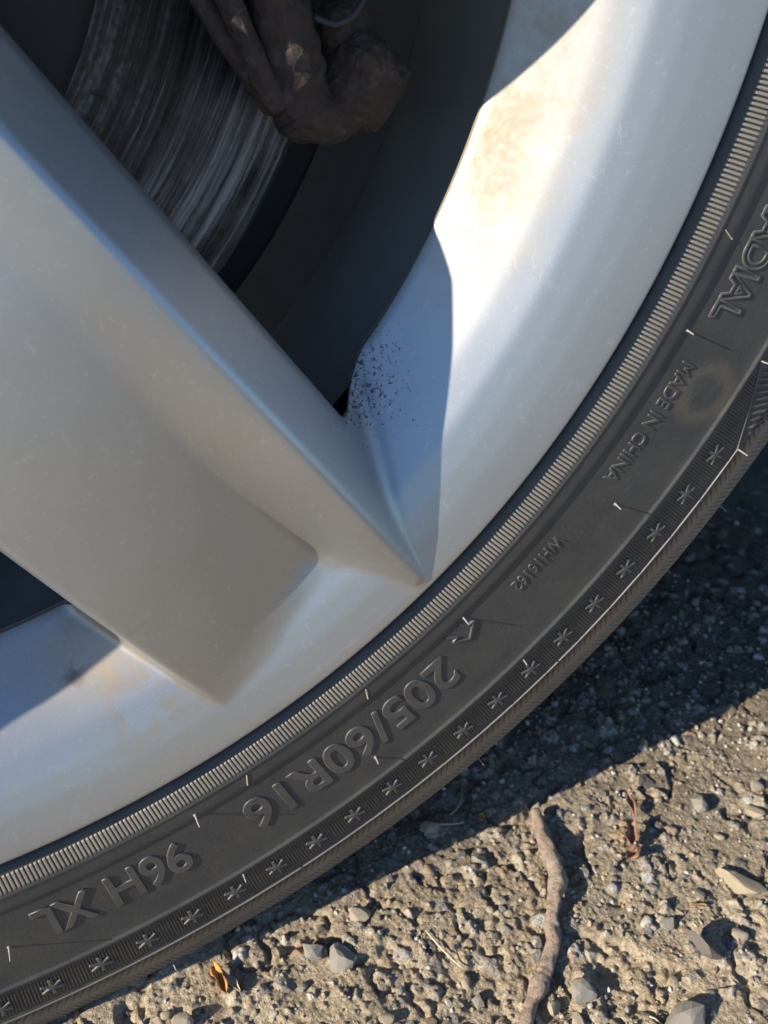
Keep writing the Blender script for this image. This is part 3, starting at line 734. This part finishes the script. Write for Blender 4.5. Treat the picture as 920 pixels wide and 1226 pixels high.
link_obj('arch_liner', mesh_py('arch_liner', V, [tuple(q) for q in grid_faces(nA, 4).tolist()], LINER), car)
V = []
for rr_ in (0.02, 0.40):
    for i in range(nA):
        t = math.pi*(1.08-1.16*i/(nA-1)); V.append((rr_*math.cos(t)-0.4, 0.34-0.3, rr_*math.sin(t)-GZ))
link_obj('arch_back', mesh_py('arch_back', V, [tuple(q) for q in grid_faces(2, nA).tolist()], LINER), car)
def slab(name, lo, hi, mat):
    V = [((lo, hi)[i][0]-0.4, (lo, hi)[j][1]-0.3, (lo, hi)[k][2]-GZ) for i in (0, 1) for j in (0, 1) for k in (0, 1)]
    F_ = [(0, 1, 3, 2), (4, 6, 7, 5), (0, 4, 5, 1), (2, 3, 7, 6), (0, 2, 6, 4), (1, 5, 7, 3)]
    return link_obj(name, mesh_py(name, V, F_, mat, False), car)
slab('sill', (0.40, 0.03, -0.165), (1.70, 0.12, -0.06), LINER)
slab('underbody', (-0.85, 0.36, -0.12), (1.70, 1.55, -0.04), LINER)
slab('floor_edge', (0.42, 0.125, -0.115), (1.70, 0.355, -0.05), LINER)

# ------------------------------------------------------------------ stones, twig, litter
STM = [stone_mat('tan_stone', (0.26, 0.205, 0.135), (0.42, 0.345, 0.24)), stone_mat('grey_stone', (0.17, 0.155, 0.132), (0.32, 0.29, 0.245)),
       stone_mat('pale_stone', (0.42, 0.39, 0.33), (0.60, 0.56, 0.47)), stone_mat('brown_stone', (0.17, 0.11, 0.065), (0.30, 0.20, 0.12)),
       stone_mat('dark_stone', (0.055, 0.050, 0.046), (0.12, 0.108, 0.094))]
def ico(sub=2):
    import bmesh
    bm = bmesh.new(); bmesh.ops.create_icosphere(bm, subdivisions=sub, radius=1)
    V = np.array([v.co[:] for v in bm.verts]); F_ = np.array([[v.index for v in f.verts] for f in bm.faces]); bm.free(); return V, F_
IV, IF = ico(2); IV1, IF1 = ico(1)
def rock(Vi, seed, amp=0.35, cuts=7):
    r_ = np.random.default_rng(seed); V = Vi.copy()
    for _ in range(cuts):                       # knock flat faces off
        n = r_.normal(size=3); n /= np.linalg.norm(n); d = r_.uniform(0.45, 0.85)
        p = V @ n; V = V - np.maximum(0, p-d)[:, None]*n
    k = 1 + amp*fbm(V[:, 0]*1.7+seed, V[:, 1]*1.7+2*seed, V[:, 2]*1.7, 3); V = V*k[:, None]
    return V*np.array([1, r_.uniform(0.6, 0.9), r_.uniform(0.45, 0.75)])
shapes = []
for i in range(20):
    me = mesh_np('stone', rock(IV, 11+i), IF, STM[[0, 0, 1, 2, 0, 3, 1, 0, 4, 0, 2, 0, 1, 3, 0, 2, 0, 1, 0, 4][i]], i % 7 == 0); shapes.append(me)
def stone(x, y, size, k=None, rot=None, label=None, group=None, sink=0.25, name='stone', cat='stone'):
    o = link_obj(name, shapes[k if k is not None else random.randrange(20)])
    o.scale = size if isinstance(size, tuple) else (size,)*3; size = min(o.scale); o.location = (x, y, gz(x, y) + size*0.55*(1-sink) - 0.0004)
    o.rotation_euler = rot or (random.uniform(-.4, .4), random.uniform(-.4, .4), random.uniform(0, 6.28))
    tag(o, label, cat, group); return o
SPECIAL = [
    (0.2355, -0.0495, (0.0105, 0.0062, 0.0085), 4, (0.25, -0.1, -1.0), 'long pale beige stone casting a dark shadow near the right edge'),
    (0.245, -0.017, 0.0055, 2, None, 'rounded grey stone in the sun just beyond the shadow edge'),
    (0.092, -0.009, 0.0048, 12, None, 'sharp blue grey chip beside the shadow edge below the tyre'),
    (0.100, -0.015, 0.0060, 6, None, 'broad grey stone half buried right of the blue grey chip'),
    (0.197, -0.047, 0.0027, 10, (0.1, 0, 0.3), 'small white pebble in the sun left of a grey pebble'),
    (0.203, -0.051, 0.0030, 17, None, 'small blue grey pebble beside a white pebble'),
    (0.221, -0.064, 0.0034, 0, None, 'small yellow tan pebble near the tipped dark slab'),
    (0.164, -0.058, 0.0050, 6, None, 'flat dark grey stone right of the twig'),
    (0.185, -0.079, 0.0085, 2, None, 'large grey stone at the bottom edge of the photograph'),
    (0.261, -0.030, 0.0045, 18, None, 'wide tan stone at the right edge in the sun'),
    (0.111, -0.004, 0.0048, 1, None, 'tan stone catching the sun right at the shadow edge'),
]
for x, y, s, k, ro, lb in SPECIAL: stone(x, y, s, k, ro, lb)
# tipped dark slab of asphalt
sl = mesh_np('asphalt_slab', rock(IV, 77, 0.2, 10)*np.array([1.35, 0.95, 0.55]), IF, STM[4], False)
o = link_obj('asphalt_slab', sl); o.scale = (0.0085, 0.0085, 0.0085); o.location = (0.2065, -0.064, gz(0.2065, -0.064)+0.004); o.rotation_euler = (-0.75, 0.55, -0.9)
tag(o, 'tipped dark chunk of asphalt with its lit edge towards the sun', 'stone')
n_st = 0; used_xy = [(x, y, max(s) if isinstance(s, tuple) else s) for x, y, s, *_ in SPECIAL]
while n_st < 250:
    if n_st < 170: x, y = random.uniform(0.015, 0.29), random.uniform(-0.098, 0.01)
    else: x, y = random.uniform(0.10, 0.42), random.uniform(0.01, 0.13)
    s = 0.0013 + 0.0026*random.random()**2.2
    if any((x-a)**2+(y-b)**2 < (s+c)**2 for a, b, c in used_xy): continue
    if abs(x) < 0.075 and y > -0.004: continue
    if 0.135 < x < 0.19 and abs((x-0.16)*1.2 - (y+0.035)*0.75) < 0.006: continue
    used_xy.append((x, y, s))
    if y < 0.004: stone(x, y, s, label='small loose stone lying on the sunlit gritty ground', group='small stones on the sunlit ground')
    else: stone(x, y, s, label='small loose stone lying in the dark shadow beside the tyre', group='small stones in the shadow beside the tyre')
    n_st += 1
# fine grit, past counting
def grit(name, n, xr, yr, s0, s1, mat, seed):
    r_ = np.random.default_rng(seed); Vs = []; Fs = []
    protos = [rock(IV1, 300+seed+i, 0.4, 5) for i in range(6)]
    for i in range(n):
        x, y = r_.uniform(*xr), r_.uniform(*yr)
        if abs(x) < 0.07 and y > -0.003: continue
        s = s0 + (s1-s0)*r_.random()**2.5; a = r_.uniform(0, 6.28); V = protos[i % 6]*s
        V = np.stack([V[:, 0]*math.cos(a)-V[:, 1]*math.sin(a), V[:, 0]*math.sin(a)+V[:, 1]*math.cos(a), V[:, 2]], -1)
        Vs.append(V + np.array([x, y, gz(x, y)+s*0.3])); Fs.append(IF1 + len(Vs[0])*(len(Vs)-1))
    return tag(link_obj(name, mesh_np(name, np.concatenate(Vs), np.concatenate(Fs), mat, False)), kind='stuff')
for i, (mt, n) in enumerate(zip(STM, (2600, 1500, 900, 800, 600))):
    grit('grit', n, (-0.02, 0.33), (-0.105, 0.12), 0.0004, 0.0014, mt, i)
# twig
t = NT('twig_bark'); c = t.mix(t.noise(240, 5, 0.7), (0.30, 0.205, 0.14), (0.60, 0.46, 0.34))
c = t.mix(t.ramp(t.noise(420, 6, 0.75), (0.5, 0.0), (0.62, 0.75)), c, (0.17, 0.12, 0.085)); c = t.mix(t.ramp(t.noise(150, 4), (0.52, 0.0), (0.66, 0.7)), c, (0.50, 0.42, 0.31))
BARK = t.set(col=c, rough=0.85, nrm=t.bump(t.noise(600, 6, 0.75), 1.0, 0.0022))
tw = [(0.186, 0.004), (0.182, -0.007), (0.180, -0.015), (0.178, -0.023), (0.172, -0.029), (0.167, -0.035), (0.164, -0.041), (0.158, -0.046), (0.153, -0.050), (0.147, -0.054), (0.142, -0.059), (0.136, -0.064)]
T = []
for i, (x, y) in enumerate(tw): T.append((x, y, max(gz(x, y), gz(x+.003, y), gz(x, y+.003)) + 0.0018 + (0.0028 if i < 5 else 0), (0.0014, 0.0023, 0.0025, 0.0027, 0.0021, 0.0020, 0.0019, 0.0023, 0.0021, 0.0018, 0.0019, 0.0014)[i]))
T = lerp_pts(T, 130); T[:, 3] *= 1.1*(1 + 0.16*np.sin(np.arange(130)*0.55)*rng.random(130) + 0.22*np.exp(-((np.arange(130)[:, None]-np.array([18, 41, 66, 97, 112]))/3.0)**2).sum(1))
twig = tube('twig', T[:, :3], T[:, 3], BARK, None, 22, 0.26, 3)
tag(twig, 'knobbly reddish brown twig lying across the sunlit gravel', 'twig')
# dry leaf scraps and straw
t = NT('dry_leaf'); LEAF = t.set(col=t.mix(t.noise(300, 5, 0.7), (0.22, 0.105, 0.055), (0.38, 0.22, 0.13)), rough=0.8, nrm=t.bump(t.noise(700, 3), 0.5, 0.0006))
ORANGE = plain('orange_husk', (0.55, 0.26, 0.06), 0.7)
STRAW = plain('straw', (0.52, 0.42, 0.28), 0.7)
def leaf(name, x, y, L, W_, rz, mat, curl, label, cat='leaf', lift=0.0012):
    n, m_ = 12, 5; V = []
    for side in (0, 1):
        for i in range(n):
            u = i/(n-1); wd = W_*math.sin(math.pi*min(1, 0.06+u*0.92))**0.7*(1+0.35*math.sin(9*u+x*900))
            for j in range(m_):
                v = j/(m_-1)-0.5; xx, yy_ = (u-0.5)*L, v*wd
                zz = curl*(abs(v)*1.6)*W_ + 0.25*curl*W_*math.sin(7*u+5*v) - side*0.00025
                V.append((xx*math.cos(rz)-yy_*math.sin(rz), xx*math.sin(rz)+yy_*math.cos(rz), zz))
    a = grid_faces(n, m_); b = a[:, ::-1] + n*m_; F_ = a.tolist()+b.tolist()
    edge = [j for j in range(m_)] + [i*m_+m_-1 for i in range(1, n)] + [(n-1)*m_+j for j in range(m_-2, -1, -1)] + [i*m_ for i in range(n-2, 0, -1)]
    for p, q in zip(edge, edge[1:]+edge[:1]): F_.append((q, p, p+n*m_, q+n*m_))
    o = link_obj(name, mesh_py(name, V, [tuple(f) for f in F_], mat)); o.location = (x, y, gz(x, y)+lift)
    tag(o, label, cat); return o
leaf('leaf_scrap', 0.220, -0.008, 0.012, 0.0028, -1.95, LEAF, 0.8, 'thin reddish brown leaf sliver nearest the shadow edge', lift=0.003)
leaf('leaf_scrap', 0.211, -0.020, 0.010, 0.005, -2.2, LEAF, 0.9, 'crumpled reddish brown leaf scrap right of the twig', lift=0.003)
leaf('leaf_scrap', 0.207, -0.026, 0.007, 0.004, 0.3, LEAF, 0.9, 'small curled brown leaf scrap below the crumpled one', lift=0.0025)
leaf('seed_husk', 0.0625, -0.006, 0.0105, 0.0035, -1.45, ORANGE, 1.0, 'bright orange husk on the ground just under the tyre edge', 'husk', 0.002)
leaf('seed_husk', 0.0655, -0.008, 0.0095, 0.0022, -1.2, STRAW, 1.0, 'pale straw husk beside the bright orange husk', 'husk', 0.002)
leaf('leaf_scrap', 0.168, 0.012, 0.003, 0.002, 0.6, ORANGE, 0.6, 'tiny orange scrap in the shadow above the twig', 'leaf', 0.0015)
leaf('leaf_scrap', 0.2165, -0.050, 0.006, 0.0014, -0.5, LEAF, 0.4, 'thin red sliver lying below the long pale stone', 'leaf', 0.0014)
def straw(x, y, L, rz, label, rad_=0.00035, bend=0.1):
    P = [(x+math.cos(rz+bend*(k/8))*L*(k/8-0.5), y+math.sin(rz+bend*(k/8))*L*(k/8-0.5)) for k in range(9)]
    zt = max(gz(a, b) for a, b in P)
    o = tube('straw', [(a, b, 0.5*zt+0.5*gz(a, b)+0.0009) for a, b in P], [rad_*(1-0.5*abs(k/8-0.5)) for k in range(9)], STRAW, None, 6)
    tag(o, label, 'straw')
straw(0.131, -0.027, 0.017, -1.3, 'thin pale straw lying upright left of the twig')
straw(0.182, -0.078, 0.014, -0.9, 'thin pale straw at the bottom edge right of the twig')
straw(0.155, 0.014, 0.012, -0.35, 'thin pale straw lying in the shadow beside the tyre')
straw(0.162, 0.020, 0.009, 0.5, 'short pale straw in the shadow left of the twig tip')
